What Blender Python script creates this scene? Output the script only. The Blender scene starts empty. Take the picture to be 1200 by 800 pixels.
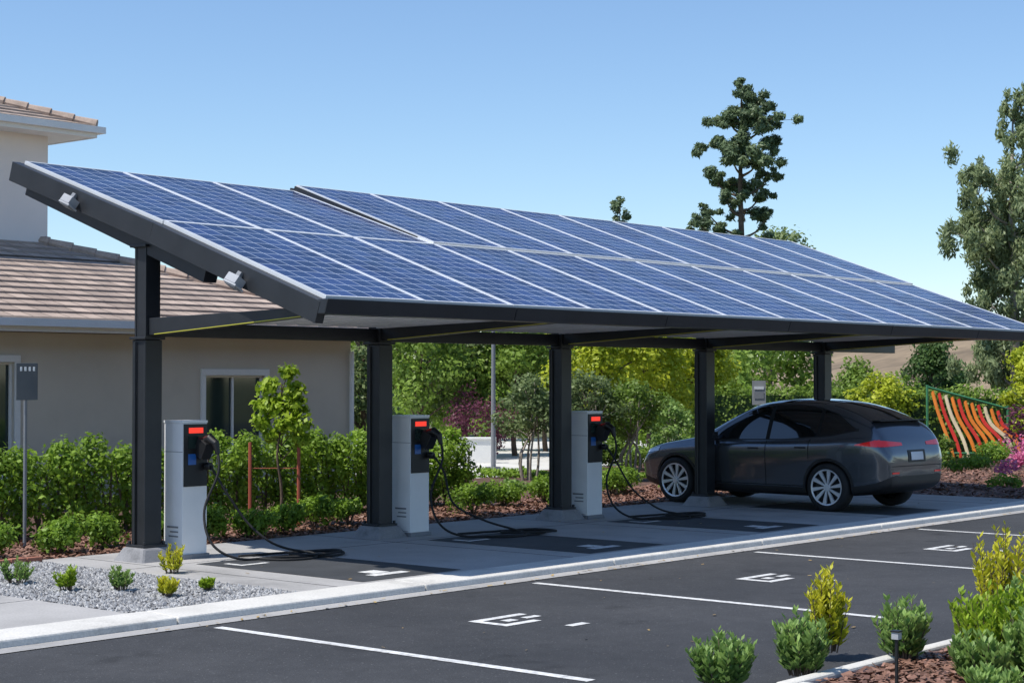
import bpy, bmesh, math, random
import numpy as np
from mathutils import Vector, Matrix
from mathutils.bvhtree import BVHTree
random.seed(5)
rng = np.random.default_rng(7)
scene = bpy.context.scene
COL = scene.collection

# ------------------------------------------------------------ site frame
# x = along the carport, y = towards the house. survey() turns (right, depth)
# metres measured from the street side into site metres.
CU, CV = -11.98, -15.53
def survey(r, d):
    return (CU + .7604*d + .6494*r, CV + .6494*d - .7604*r)

# ------------------------------------------------------------ materials
def nt(name):
    m = bpy.data.materials.new(name); m.use_nodes = True
    n = m.node_tree; n.nodes.clear()
    out = n.nodes.new('ShaderNodeOutputMaterial')
    b = n.nodes.new('ShaderNodeBsdfPrincipled')
    n.links.new(b.outputs[0], out.inputs[0])
    return m, n, b, out
def setc(b, base, rough, metal, coat, spec=None):
    b.inputs['Base Color'].default_value = (*base, 1)
    b.inputs['Roughness'].default_value = rough
    b.inputs['Metallic'].default_value = metal
    b.inputs['Coat Weight'].default_value = coat
    b.inputs['Coat Roughness'].default_value = .05
    if spec is not None: b.inputs['Specular IOR Level'].default_value = spec
def noise_node(n, scale, detail=4, coord='Object', rough=.6):
    tc = n.nodes.new('ShaderNodeTexCoord'); t = n.nodes.new('ShaderNodeTexNoise')
    t.inputs['Scale'].default_value = scale; t.inputs['Detail'].default_value = detail
    t.inputs['Roughness'].default_value = rough
    n.links.new(tc.outputs[coord], t.inputs['Vector']); return t
def ramp(n, src, stops):
    r = n.nodes.new('ShaderNodeValToRGB'); e = r.color_ramp.elements
    while len(e) < len(stops): e.new(.5)
    for i, (p, c) in enumerate(stops):
        e[i].position = p; e[i].color = (*c, 1)
    n.links.new(src, r.inputs[0]); return r
def mulc(c, k): return tuple(max(0, min(1, a*k)) for a in c)
def mk(name, base, rough=.6, metal=0, var=.15, scale=2.0, fine=60, finev=.1, bump=0, coat=0, spec=None, stain=0, sscale=.7):
    m, n, b, o = nt(name); setc(b, base, rough, metal, coat, spec)
    t1 = noise_node(n, scale); t2 = noise_node(n, fine, 3)
    r1 = ramp(n, t1.outputs[0], [(.3, mulc(base, 1-var)), (.7, mulc(base, 1+var))])
    r2 = ramp(n, t2.outputs[0], [(.3, (1-finev,)*3), (.7, (1.0,)*3)])
    rs = [r2]
    if stain:
        t3 = noise_node(n, sscale, 6, rough=.7); rs.append(ramp(n, t3.outputs[0], [(.33, (1-stain,)*3), (.46, (1.0,)*3)]))
    cur = r1.outputs[0]
    for q in rs:
        mx = n.nodes.new('ShaderNodeMix'); mx.data_type = 'RGBA'; mx.blend_type = 'MULTIPLY'
        mx.inputs[0].default_value = 1
        n.links.new(cur, mx.inputs[6]); n.links.new(q.outputs[0], mx.inputs[7]); cur = mx.outputs[2]
    n.links.new(cur, b.inputs['Base Color'])
    if bump:
        bp = n.nodes.new('ShaderNodeBump'); bp.inputs['Strength'].default_value = bump
        bp.inputs['Distance'].default_value = .01
        n.links.new(t2.outputs[0], bp.inputs['Height']); n.links.new(bp.outputs[0], b.inputs['Normal'])
    return m
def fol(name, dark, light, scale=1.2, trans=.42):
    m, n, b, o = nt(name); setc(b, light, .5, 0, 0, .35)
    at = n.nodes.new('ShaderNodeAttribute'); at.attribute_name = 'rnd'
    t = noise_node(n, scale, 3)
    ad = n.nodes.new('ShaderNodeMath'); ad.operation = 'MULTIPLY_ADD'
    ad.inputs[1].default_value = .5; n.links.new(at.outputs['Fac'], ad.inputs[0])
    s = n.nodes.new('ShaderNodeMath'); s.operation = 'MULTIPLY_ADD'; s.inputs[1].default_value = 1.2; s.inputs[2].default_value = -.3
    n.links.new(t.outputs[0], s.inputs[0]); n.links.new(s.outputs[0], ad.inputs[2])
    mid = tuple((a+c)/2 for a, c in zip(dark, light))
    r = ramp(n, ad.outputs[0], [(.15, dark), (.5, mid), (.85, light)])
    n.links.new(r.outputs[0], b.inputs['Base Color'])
    if trans > 0:
        tr = n.nodes.new('ShaderNodeBsdfTranslucent'); n.links.new(r.outputs[0], tr.inputs[0])
        mx = n.nodes.new('ShaderNodeMixShader'); mx.inputs[0].default_value = trans
        n.links.new(b.outputs[0], mx.inputs[1]); n.links.new(tr.outputs[0], mx.inputs[2])
        n.links.new(mx.outputs[0], o.inputs[0])
    return m

M_steel = mk('dark_steel', (.022, .024, .028), .42, .0, .2, 3, 80, .1)
M_steel2 = mk('fascia_steel', (.03, .034, .041), .35, .2, .2, 1.5, 50, .1)
M_alu = mk('aluminium_frame', (.8, .82, .84), .4, .2, .05, 3)
M_white = mk('white_enamel', (.88, .88, .875), .35, 0, .04, 2, 80, .03, coat=.3)
M_grey = mk('grey_enamel', (.22, .23, .25), .45, 0, .06, 2)
M_black = mk('black_plastic', (.012, .012, .013), .45, 0, .1, 4)
M_rubber = mk('rubber', (.014, .014, .015), .75, 0, .2, 10)
M_conc = mk('pavement_concrete', (.41, .40, .39), .85, 0, .14, .9, 45, .2, .25, stain=.25, sscale=.8)
M_conc2 = mk('kerb_concrete', (.68, .66, .615), .85, 0, .12, 1.3, 50, .22, .25, stain=.22, sscale=1.4)
M_foot = mk('footing_concrete', (.27, .27, .28), .85, 0, .15, 3, 60, .2, .3, stain=.25, sscale=3)
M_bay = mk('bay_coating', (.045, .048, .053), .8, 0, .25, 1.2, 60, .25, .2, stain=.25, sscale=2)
M_yellow = mk('yellow_trim', (.6, .56, .06), .5, 0, .05)
M_deck = mk('corrugated_deck', (.7, .71, .72), .5, .0, .1, 2)
M_stucco = mk('stucco', (.64, .58, .49), .9, 0, .05, .8, 90, .1, .3, stain=.08, sscale=.5)
M_stucco2 = mk('stucco_upper', (.88, .79, .73), .9, 0, .04, .8, 90, .08, .3)
M_trim = mk('white_trim', (.84, .84, .82), .6, 0, .04)
M_paint = mk('road_paint', (.78, .78, .77), .7, 0, .1, 3, 22, .4, stain=.35, sscale=7)
M_winglass = mk('window_glass', (.02, .04, .036), .05, 0, .2, 1, coat=.5)
M_bark = mk('bark', (.15, .105, .075), .9, 0, .3, 6, 40, .4, .5)
M_barkl = mk('pale_bark', (.42, .37, .31), .9, 0, .3, 6, 40, .4, .5)
M_stake = mk('red_stake', (.42, .1, .06), .7)
M_soil = mk('mulch_soil', (.13, .07, .05), .95, 0, .3, 2, 30, .5, .6)
M_ground = mk('dry_ground', (.16, .17, .07), .95, 0, .35, .15, 3, .3, .3)
M_hill = mk('hill_ground', (.27, .20, .125), .95, 0, .35, .06, .6, .3, stain=.45, sscale=.05)
M_gravbase = mk('gravel_bed', (.16, .16, .17), .95, 0, .2, 4, 50, .5, .6)
M_brick = mk('edging_brick', (.36, .15, .1), .85, 0, .25, 4, 50, .2, .3)

def asphalt():
    m, n, b, o = nt('asphalt'); setc(b, (.05, .05, .055), .82, 0, 0)
    a = noise_node(n, .3, 6); f = noise_node(n, 110, 2); g = noise_node(n, 5, 5); st = noise_node(n, 1.1, 3); sp = noise_node(n, 38, 2)
    r1 = ramp(n, a.outputs[0], [(.3, (.036, .038, .043)), (.7, (.078, .079, .084))])
    r2 = ramp(n, f.outputs[0], [(.35, (.5,)*3), (.62, (1,)*3), (.8, (1.0,)*3)])
    r3 = ramp(n, g.outputs[0], [(.3, (.74,)*3), (.7, (1,)*3)])
    r4 = ramp(n, st.outputs[0], [(.30, (.6,)*3), (.38, (1,)*3)])
    cur = r1.outputs[0]
    for rr in (r2, r3, r4):
        m1 = n.nodes.new('ShaderNodeMix'); m1.data_type = 'RGBA'; m1.blend_type = 'MULTIPLY'; m1.inputs[0].default_value = 1
        n.links.new(cur, m1.inputs[6]); n.links.new(rr.outputs[0], m1.inputs[7]); cur = m1.outputs[2]
    r5 = ramp(n, sp.outputs[0], [(.64, (0,)*3), (.74, (.12,)*3)])
    m1 = n.nodes.new('ShaderNodeMix'); m1.data_type = 'RGBA'; m1.blend_type = 'ADD'; m1.inputs[0].default_value = 1
    n.links.new(cur, m1.inputs[6]); n.links.new(r5.outputs[0], m1.inputs[7]); cur = m1.outputs[2]
    n.links.new(cur, b.inputs['Base Color'])
    bp = n.nodes.new('ShaderNodeBump'); bp.inputs['Strength'].default_value = .5; bp.inputs['Distance'].default_value = .006
    n.links.new(f.outputs[0], bp.inputs['Height']); n.links.new(bp.outputs[0], b.inputs['Normal'])
    return m
M_asph = asphalt()

def tiles():
    m, n, b, o = nt('roof_tile'); setc(b, (.3, .22, .17), .85, 0, 0)
    tc = n.nodes.new('ShaderNodeTexCoord')
    br = n.nodes.new('ShaderNodeTexBrick')
    br.inputs['Scale'].default_value = 1; br.inputs['Brick Width'].default_value = .34; br.inputs['Row Height'].default_value = 1.0
    br.inputs['Mortar Size'].default_value = .012
    br.inputs['Color1'].default_value = (.56, .44, .36, 1); br.inputs['Color2'].default_value = (.36, .28, .23, 1)
    br.inputs['Mortar'].default_value = (.13, .1, .08, 1)
    n.links.new(tc.outputs['UV'], br.inputs['Vector'])
    t = noise_node(n, 3); r = ramp(n, t.outputs[0], [(.3, (.72,)*3), (.7, (1,)*3)])
    mx = n.nodes.new('ShaderNodeMix'); mx.data_type = 'RGBA'; mx.blend_type = 'MULTIPLY'; mx.inputs[0].default_value = 1
    n.links.new(br.outputs[0], mx.inputs[6]); n.links.new(r.outputs[0], mx.inputs[7])
    n.links.new(mx.outputs[2], b.inputs['Base Color']); return m
M_tile = tiles()

def solar():
    m, n, b, o = nt('solar_cells'); setc(b, (.03, .06, .2), .22, 0, .0, .34)
    tc = n.nodes.new('ShaderNodeTexCoord'); sp = n.nodes.new('ShaderNodeSeparateXYZ')
    n.links.new(tc.outputs['UV'], sp.inputs[0])
    def math_(op, a, bv=None):
        k = n.nodes.new('ShaderNodeMath'); k.operation = op
        if isinstance(a, (int, float)): k.inputs[0].default_value = a
        else: n.links.new(a, k.inputs[0])
        if bv is not None:
            if isinstance(bv, (int, float)): k.inputs[1].default_value = bv
            else: n.links.new(bv, k.inputs[1])
        return k.outputs[0]
    def line(c, mult, w):
        f = math_('FRACT', math_('MULTIPLY', c, mult)); a = math_('ABSOLUTE', math_('SUBTRACT', f, .5))
        return math_('GREATER_THAN', a, .5-w)
    L = math_('MAXIMUM', line(sp.outputs[0], 1, .024), line(sp.outputs[1], 1, .024))
    bus = math_('MULTIPLY', line(sp.outputs[0], 3, .03), .16)
    L2 = math_('MAXIMUM', L, bus)
    fl = n.nodes.new('ShaderNodeVectorMath'); fl.operation = 'FLOOR'; n.links.new(tc.outputs['UV'], fl.inputs[0])
    wn = n.nodes.new('ShaderNodeTexWhiteNoise'); wn.noise_dimensions = '2D'; n.links.new(fl.outputs[0], wn.inputs['Vector'])
    r = ramp(n, wn.outputs['Value'], [(0, (.007, .020, .085)), (.5, (.012, .032, .125)), (1, (.026, .053, .18))])
    # whole-panel tint
    dv = n.nodes.new('ShaderNodeVectorMath'); dv.operation = 'DIVIDE'; n.links.new(tc.outputs['UV'], dv.inputs[0]); dv.inputs[1].default_value = (6, 12, 1)
    f2 = n.nodes.new('ShaderNodeVectorMath'); f2.operation = 'FLOOR'; n.links.new(dv.outputs[0], f2.inputs[0])
    w2 = n.nodes.new('ShaderNodeTexWhiteNoise'); w2.noise_dimensions = '2D'; n.links.new(f2.outputs[0], w2.inputs['Vector'])
    rp = ramp(n, w2.outputs['Value'], [(0, (.78, .82, .9)), (1, (1, 1, 1))])
    big = noise_node(n, .5, 3); rb = ramp(n, big.outputs[0], [(.3, (.7,)*3), (.7, (1.,)*3)])
    cur = r.outputs[0]
    for q in (rb, rp):
        m1 = n.nodes.new('ShaderNodeMix'); m1.data_type = 'RGBA'; m1.blend_type = 'MULTIPLY'; m1.inputs[0].default_value = 1
        n.links.new(cur, m1.inputs[6]); n.links.new(q.outputs[0], m1.inputs[7]); cur = m1.outputs[2]
    mx = n.nodes.new('ShaderNodeMix'); mx.data_type = 'RGBA'; n.links.new(L2, mx.inputs[0])
    n.links.new(cur, mx.inputs[6]); mx.inputs[7].default_value = (.52, .59, .7, 1)
    n.links.new(mx.outputs[2], b.inputs['Base Color'])
    dust = noise_node(n, 1.3, 5); rr = ramp(n, dust.outputs[0], [(.3, (.16,)*3), (.7, (.34,)*3)]); n.links.new(rr.outputs[0], b.inputs['Roughness'])
    return m
M_solar = solar()

# foliage
F_box = fol('boxwood_leaves', (.05, .12, .016), (.3, .47, .05), 2.5)
F_hedge = fol('hedge_leaves', (.055, .13, .016), (.33, .5, .055), 2.2)
F_bright = fol('bright_leaves', (.18, .27, .018), (.6, .64, .045), .9)
F_mid = fol('green_leaves', (.06, .12, .02), (.29, .42, .065), .8)
F_olive = fol('olive_leaves', (.07, .12, .045), (.3, .38, .15), .8)
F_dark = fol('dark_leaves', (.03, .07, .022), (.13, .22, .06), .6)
F_pine = fol('pine_needles', (.055, .095, .055), (.22, .29, .14), .9, .35)
F_euc = fol('eucalyptus_leaves', (.1, .14, .06), (.36, .43, .21), .7)
F_young = fol('young_leaves', (.14, .26, .02), (.45, .6, .05), 3)
F_yel = fol('yellow_leaves', (.33, .4, .03), (.74, .68, .05), 4)
F_sage = fol('sage_leaves', (.1, .2, .055), (.36, .52, .14), 5)
F_purple = fol('purple_leaves', (.07, .02, .035), (.25, .08, .13), 3)
F_pink = fol('pink_petals', (.5, .05, .2), (.85, .3, .5), 6)
F_red = fol('red_petals', (.5, .03, .02), (.8, .12, .05), 6)
F_yfl = fol('yellow_petals', (.7, .45, .02), (.85, .7, .05), 6)
F_mulch = fol('mulch_chips', (.09, .045, .03), (.33, .18, .13), 6, 0)
F_stone = fol('gravel_stones', (.12, .12, .125), (.46, .46, .46), 9, 0)
F_dry = fol('dry_leaves', (.2, .12, .04), (.5, .36, .15), 6, 0)

# ------------------------------------------------------------ mesh building
class MB:
    def __init__(s): s.V = []; s.F = []; s.I = []; s.UV = {}; s.M = Matrix.Identity(4)
    def add(s, V, F, mi=0, uv=None):
        o = len(s.V); s.V += [tuple(s.M @ Vector(v)) for v in V]
        for k, f in enumerate(F):
            if uv is not None: s.UV[len(s.F)] = uv[k]
            s.F.append([i+o for i in f]); s.I.append(mi)
    def box(s, c, sz, mi=0, R=None):
        V = []
        for dx in (-.5, .5):
            for dy in (-.5, .5):
                for dz in (-.5, .5):
                    p = Vector((dx*sz[0], dy*sz[1], dz*sz[2]))
                    if R is not None: p = R @ p
                    V.append(p+Vector(c))
        s.add(V, [(0, 1, 3, 2), (4, 6, 7, 5), (0, 4, 5, 1), (2, 3, 7, 6), (0, 2, 6, 4), (1, 5, 7, 3)], mi)
    def bb(s, x0, x1, y0, y1, z0, z1, mi=0):
        s.box(((x0+x1)/2, (y0+y1)/2, (z0+z1)/2), (abs(x1-x0), abs(y1-y0), abs(z1-z0)), mi)
    def beam(s, a, b, w, h, mi=0):
        a = Vector(a); b = Vector(b); d = (b-a); L = d.length; d.normalize()
        side = d.cross(Vector((0, 0, 1)))
        if side.length < 1e-4: side = Vector((1, 0, 0))
        side.normalize(); up = side.cross(d)
        R = Matrix((d, side, up)).transposed()
        s.box((a+b)/2, (L, w, h), mi, R)
    def frustum(s, c, b, t, h, mi=0):
        x, y, z = c
        V = [(x-b/2, y-b/2, z), (x+b/2, y-b/2, z), (x+b/2, y+b/2, z), (x-b/2, y+b/2, z),
             (x-t/2, y-t/2, z+h), (x+t/2, y-t/2, z+h), (x+t/2, y+t/2, z+h), (x-t/2, y+t/2, z+h)]
        s.add(V, [(3, 2, 1, 0), (4, 5, 6, 7), (0, 1, 5, 4), (1, 2, 6, 5), (2, 3, 7, 6), (3, 0, 4, 7)], mi)
    def tube(s, P, R, n=8, mi=0):
        P = [Vector(p) for p in P]
        if not hasattr(R, '__len__'): R = [R]*len(P)
        V = []; F = []; ref = None
        for i, p in enumerate(P):
            d = (P[min(i+1, len(P)-1)]-P[max(i-1, 0)])
            if d.length < 1e-6: d = Vector((0, 0, 1))
            d.normalize()
            if ref is None:
                ref = d.orthogonal().normalized()
            ref = (ref-d*ref.dot(d))
            if ref.length < 1e-5: ref = d.orthogonal()
            ref.normalize(); b = d.cross(ref)
            for k in range(n):
                a = 2*math.pi*k/n; V.append(p+(ref*math.cos(a)+b*math.sin(a))*R[i])
        for i in range(len(P)-1):
            for k in range(n):
                F.append((i*n+k, i*n+(k+1) % n, (i+1)*n+(k+1) % n, (i+1)*n+k))
        F.append(tuple(range(n))[::-1]); F.append(tuple((len(P)-1)*n+k for k in range(n)))
        s.add(V, F, mi)
    def lathe_y(s, prof, n, c=(0, 0, 0), mi=0):
        V = []; F = []
        for (y, r) in prof:
            for k in range(n):
                a = 2*math.pi*k/n; V.append((c[0]+r*math.cos(a), c[1]+y, c[2]+r*math.sin(a)))
        for i in range(len(prof)-1):
            for k in range(n):
                F.append((i*n+k, (i+1)*n+k, (i+1)*n+(k+1) % n, i*n+(k+1) % n))
        s.add(V, F, mi)
    def build(s, name, mats, parent=None, loc=(0, 0, 0), bevel=0, smooth=False, rotz=0):
        me = bpy.data.meshes.new(name); me.from_pydata([tuple(v) for v in s.V], [], s.F)
        for m in (mats if isinstance(mats, (list, tuple)) else [mats]): me.materials.append(m)
        me.polygons.foreach_set('material_index', s.I)
        if s.UV:
            uvl = me.uv_layers.new(name='UVMap')
            for fi, uv in s.UV.items():
                p = me.polygons[fi]
                for k, li in enumerate(p.loop_indices): uvl.data[li].uv = uv[k]
        if smooth: me.polygons.foreach_set('use_smooth', [True]*len(me.polygons))
        me.update()
        o = bpy.data.objects.new(name, me); COL.objects.link(o); o.location = loc; o.rotation_euler[2] = rotz
        if parent: o.parent = parent
        if bevel:
            b = o.modifiers.new('bevel', 'BEVEL'); b.width = bevel; b.segments = 2; b.limit_method = 'ANGLE'
        return o
def grp(name, loc=(0, 0, 0), rotz=0):
    e = bpy.data.objects.new(name, None); COL.objects.link(e); e.location = loc; e.rotation_euler[2] = rotz
    e.empty_display_size = .2; return e
def smooth_pts(P, k=8):
    P = [Vector(p) for p in P]; out = []
    for i in range(len(P)-1):
        p0 = P[max(i-1, 0)]; p1 = P[i]; p2 = P[i+1]; p3 = P[min(i+2, len(P)-1)]
        for j in range(k):
            t = j/k
            out.append(.5*((2*p1)+(p2-p0)*t+(2*p0-5*p1+4*p2-p3)*t*t+(3*p1-p0-3*p2+p3)*t**3))
    out.append(P[-1]); return out

def quads_mesh(name, V4, mat, rnd, parent=None, loc=(0, 0, 0)):
    n = len(V4); me = bpy.data.meshes.new(name)
    me.vertices.add(n*4); me.vertices.foreach_set('co', V4.reshape(-1).astype(np.float32))
    me.loops.add(n*4); me.loops.foreach_set('vertex_index', np.arange(n*4, dtype=np.int32))
    me.polygons.add(n); me.polygons.foreach_set('loop_start', np.arange(0, n*4, 4, dtype=np.int32))
    try: me.polygons.foreach_set('loop_total', np.full(n, 4, dtype=np.int32))
    except Exception: pass
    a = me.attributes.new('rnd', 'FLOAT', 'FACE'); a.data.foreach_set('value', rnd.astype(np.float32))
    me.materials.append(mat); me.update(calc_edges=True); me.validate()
    o = bpy.data.objects.new(name, me); COL.objects.link(o); o.location = loc
    if parent: o.parent = parent
    return o
def nrm(a): return a/(np.linalg.norm(a, axis=1, keepdims=True)+1e-9)
def leaf_quads(C, R, n, size, up=.35, w=.3, shell=.35, upright=0., floor=None, droop=0.):
    C = np.array(C, float); R = np.array(R, float)
    if R.ndim == 1: R = np.repeat(R[:, None], 3, 1)
    wt = (R[:, 0]*R[:, 1]*R[:, 2])**(2/3); idx = rng.choice(len(C), n, p=wt/wt.sum())
    d = nrm(rng.normal(size=(n, 3))); rad = shell+(1-shell)*rng.random((n, 1))**.7
    rad *= 1+.14*rng.normal(size=(n, 1))
    P = C[idx]+R[idx]*d*rad
    if floor is not None: P[:, 2] = np.maximum(P[:, 2], floor+rng.random(n)*.03)
    N = nrm(d*.8+rng.normal(size=(n, 3))*.55+np.array([0, 0, up]))
    T = nrm(np.cross(N, rng.normal(size=(n, 3))))
    if upright > 0:
        T = nrm(T*(1-upright)+(d*np.array([.6, .6, .2])+np.array([0, 0, 1.]))*upright)
    if droop > 0: T = nrm(T*(1-droop)+np.array([0, 0, -1.])*droop)
    B = nrm(np.cross(N, T)+1e-6); s = size*(.6+.8*rng.random((n, 1)))
    V = np.stack([P-T*s*.5, P+B*s*w, P+T*s*.5, P-B*s*w], 1)
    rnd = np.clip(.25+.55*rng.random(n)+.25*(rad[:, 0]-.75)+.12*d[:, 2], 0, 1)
    return V, rnd
def shrub(name, u, v, r, h, mat, n=1400, leaf=.055, z0=0., upright=0., k=9, w=.3):
    C = []; R = []
    for i in range(k):
        a = random.random()*6.28; q = random.random()**.5*.5*r
        C.append((q*math.cos(a), q*math.sin(a), h*(.3+.38*random.random()))); rr = r*random.uniform(.42, .62)
        R.append((rr, rr, h*random.uniform(.26, .36)))
    V, rn = leaf_quads(C, R, n, leaf, upright=upright, floor=.01, w=w)
    e = grp(name, (u, v, z0))
    quads_mesh('foliage', V, mat, rn, e)
    mb = MB()
    for i in range(5):
        a = i*1.26; mb.tube([(0, 0, -.03), (.3*r*math.cos(a), .3*r*math.sin(a), h*.5)], [.012, .006], 5)
    mb.build('stems', M_bark, e); return e
def tufts(name, u, v, r, h, mat, stems, leaf, z0=0.):
    e = grp(name, (u, v, z0)); mb = MB(); Q = []; RN = []
    for i in range(stems):
        a = random.random()*6.28; q = random.random()**.5*r; hh = h*random.uniform(.6, 1.0)*(1-.25*q/r)
        b = Vector((q*.45*math.cos(a), q*.45*math.sin(a), 0)); t = Vector((q*math.cos(a), q*math.sin(a), hh))
        mb.tube([b, (b+t)/2+Vector((0, 0, .02)), t], [.006, .005, .002], 5)
        m = 42
        tt = .12+.88*rng.random(m); P = np.array(b)[None]*(1-tt[:, None])+np.array(t)[None]*tt[:, None]
        an = rng.random(m)*6.28; o = np.stack([np.cos(an), np.sin(an), .55+.9*tt], 1); T = nrm(o)
        s = leaf*(.7+.6*rng.random((m, 1)))*(1.15-.5*tt[:, None]); N = nrm(np.cross(T, rng.normal(size=(m, 3))*.3+np.array([0, 0, 1.])))
        P0 = P; P2 = P+T*s; Mi = P+T*s*.55
        Q.append(np.stack([P0, Mi+N*s*.2, P2, Mi-N*s*.2], 1)); RN.append(np.clip(.15+.5*tt+.4*rng.random(m)-.1, 0, 1))
    mb.build('stems', M_bark, e); quads_mesh('foliage', np.concatenate(Q), mat, np.concatenate(RN), e); return e
def tree(name, u, v, H, cr, cb, mat, n=6000, leaf=.13, k=22, tr=.09, bark=None, z0=-.15, multi=0, squash=1., gap=.0):
    e = grp(name, (u, v, z0)); C = []; R = []; ch = H-cb; mb = MB()
    for i in range(k):
        t = (i+.5)/k; hz = cb+ch*(.12+.78*t)
        prof = math.sin(math.pi*min(1, (.18+.78*t)))**.6
        a = i*2.4+random.random(); q = cr*prof*random.uniform(.25, .8)
        c = (q*math.cos(a), q*math.sin(a), hz+random.uniform(-.06, .06)*ch); C.append(c)
        rr = cr*random.uniform(.24, .42)*(1-gap); R.append((rr, rr, rr*.75*squash))
    if multi:
        for m in range(multi):
            a = m*6.28/multi+random.random(); t = C[(m*5) % k]
            mb.tube(smooth_pts([(.08*math.cos(a), .08*math.sin(a), -.1), (.25*cr*math.cos(a), .25*cr*math.sin(a), cb*.7), t], 4), list(np.linspace(tr, tr*.3, 9)), 7)
    else:
        top = (random.uniform(-.1, .1)*cr, random.uniform(-.1, .1)*cr, H*.88)
        mb.tube(smooth_pts([(0, 0, -.1), (random.uniform(-.05, .05)*cr, .03, cb*.6), (.04*cr, -.03, cb+ch*.35), top], 4), list(np.linspace(tr, tr*.2, 13)), 8)
    for i, c in enumerate(C):
        z = max(cb*.75, c[2]-.45*cr)
        mb.tube(smooth_pts([(0, 0, z), (c[0]*.5, c[1]*.5, (z+c[2])/2+.03), c], 3), list(np.linspace(tr*.4, tr*.1, 7)), 5)
    mb.build('trunk', bark or M_bark, e, smooth=True)
    V, rn = leaf_quads(C, R, n, leaf, shell=.25)
    quads_mesh('crown', V, mat, rn, e); return e
def clump_tree(name, u, v, clumps, mat, n, leaf, H, tr, bark=None, drop=.3, w=.3, upright=0, droop=0, sub=7, spread=.62, sz=(.3, .55), zf=.6, zs=.5):
    e = grp(name, (u, v, -.15)); C = []; R = []; mb = MB()
    for (dx, h, rr) in clumps:
        dd = random.uniform(-.9, .9)*rr*1.6
        p = Vector((.6494*dx+.7604*dd, -.7604*dx+.6494*dd, h))
        z = max(.5, h-drop-abs(dx)*.5)
        mb.tube(smooth_pts([(0, 0, z), (p.x*.55, p.y*.55, z+(h-z)*.3), tuple(p)], 3), list(np.linspace(tr*.35, tr*.08, 7)), 5)
        for j in range(sub):
            q = Vector((random.gauss(0, 1), random.gauss(0, 1), random.gauss(0, zs)))*rr*spread
            C.append(tuple(p+q)); k = rr*random.uniform(*sz); R.append((k, k, k*zf))
            if j % 2: mb.tube([tuple(p), tuple(p+q)], [tr*.08, tr*.04], 4)
    mb.tube([(0, 0, -.2), (.05, 0, H*.4), (-.05, .05, H*.7), (0, 0, H)], [tr, tr*.8, tr*.5, tr*.12], 8)
    mb.build('trunk', bark or M_bark, e, smooth=True)
    V, rn = leaf_quads(C, R, n, leaf, shell=.1, w=w, upright=upright, droop=droop)
    quads_mesh('crown', V, mat, rn, e); return e

# ------------------------------------------------------------ ground & roads
def sheet(name, x0, x1, y0, y1, z, mat, thick=0):
    mb = MB()
    if thick: mb.bb(x0, x1, y0, y1, z-thick, z)
    else: mb.add([(x0, y0, z), (x1, y0, z), (x1, y1, z), (x0, y1, z)], [(0, 1, 2, 3)])
    return mb.build(name, mat, bevel=.01 if thick else 0)
sheet('ground', -1500, 1500, -1500, 1500, -.15, M_ground)
sheet('road', -40, 60, -30, -3.85, -.08, M_asph)
sheet('pavement', -.8, 15.45, -3.4, .9, 0, M_conc, .3)
sheet('footpath', -9, -2.8, -3.4, 12, 0, M_conc, .3)
kb = MB()
x = -30.
while x < 40:
    kb.add([(x+.006, -3.88, -.3), (x+3.034, -3.88, -.3), (x+3.034, -3.4, -.3), (x+.006, -3.4, -.3),
            (x+.006, -3.85, -.01), (x+3.034, -3.85, -.01), (x+3.034, -3.403, .006), (x+.006, -3.403, .006)],
           [(4, 5, 6, 7), (0, 1, 5, 4), (1, 2, 6, 5), (2, 3, 7, 6), (3, 0, 4, 7)]); x += 3.04
kb.build('kerb', M_conc2, bevel=.015)
gt = MB(); gt.add([(-30, -4.06, -.074), (40, -4.06, -.074), (40, -3.86, -.070), (-30, -3.86, -.070)], [(0, 1, 2, 3)])
gt.build('gutter', M_conc)
jt = MB()
jt.bb(-.8, 15.4, -.626, -.614, -.01, .0015)
for k in range(5):
    jt.bb(3.63*k-.35, 3.63*k-.338, -3.39, .89, -.01, .0018)
jt.bb(-9, -2.81, -2.006, -1.994, -.01, .0015)
jt.bb(-4.406, -4.394, -3.39, 6, -.01, .0018)
jt.build('pavement_joints', M_bay)
sheet('planting_bed', -2.79, 15.45, .905, 7.9, -.02, M_soil)
sheet('planting_bed', 15.46, 40, -3.39, 9, -.03, M_soil)
sheet('gravel_bed', -2.79, -.81, -3.39, .78, -.02, M_gravbase)
eb = MB()
x = -2.78
while x < -.82:
    eb.bb(x, x+.19, .80, .89, -.1, .045+random.uniform(-.006, .006)); x += .2
eb.build('brick_edging', M_brick, bevel=.008)
def chips(name, x0, x1, y0, y1, z, n, size, mat, w=.25, hmax=.03, flat=1.6):
    P = np.stack([rng.uniform(x0, x1, n), rng.uniform(y0, y1, n), z+rng.random(n)*hmax], 1)
    N = nrm(rng.normal(size=(n, 3))*.5+np.array([0, 0, flat])); T = nrm(np.cross(N, rng.normal(size=(n, 3)))); B = np.cross(N, T)
    s = size*(.4+.9*rng.random((n, 1)))
    V = np.stack([P-T*s*.5-B*s*w, P-T*s*.5+B*s*w, P+T*s*.5+B*s*w*.8, P+T*s*.5-B*s*w*.8], 1)
    quads_mesh(name, V, mat, rng.random(n))
chips('mulch', -2.7, 15.4, .93, 3.6, -.015, 26000, .07, F_mulch)
chips('mulch', 15.5, 24, -3.3, 3, -.025, 6000, .08, F_mulch)
chips('fallen_leaves', -.8, 15, -3.35, .85, .006, 70, .045, F_dry, hmax=.006, flat=4)
chips('fallen_leaves', -3, 15, -4.15, -3.95, -.066, 120, .045, F_dry, hmax=.008, flat=4)
chips('fallen_leaves', -3, 8, -9.4, -4.2, -.074, 40, .045, F_dry, hmax=.006, flat=4)
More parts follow.
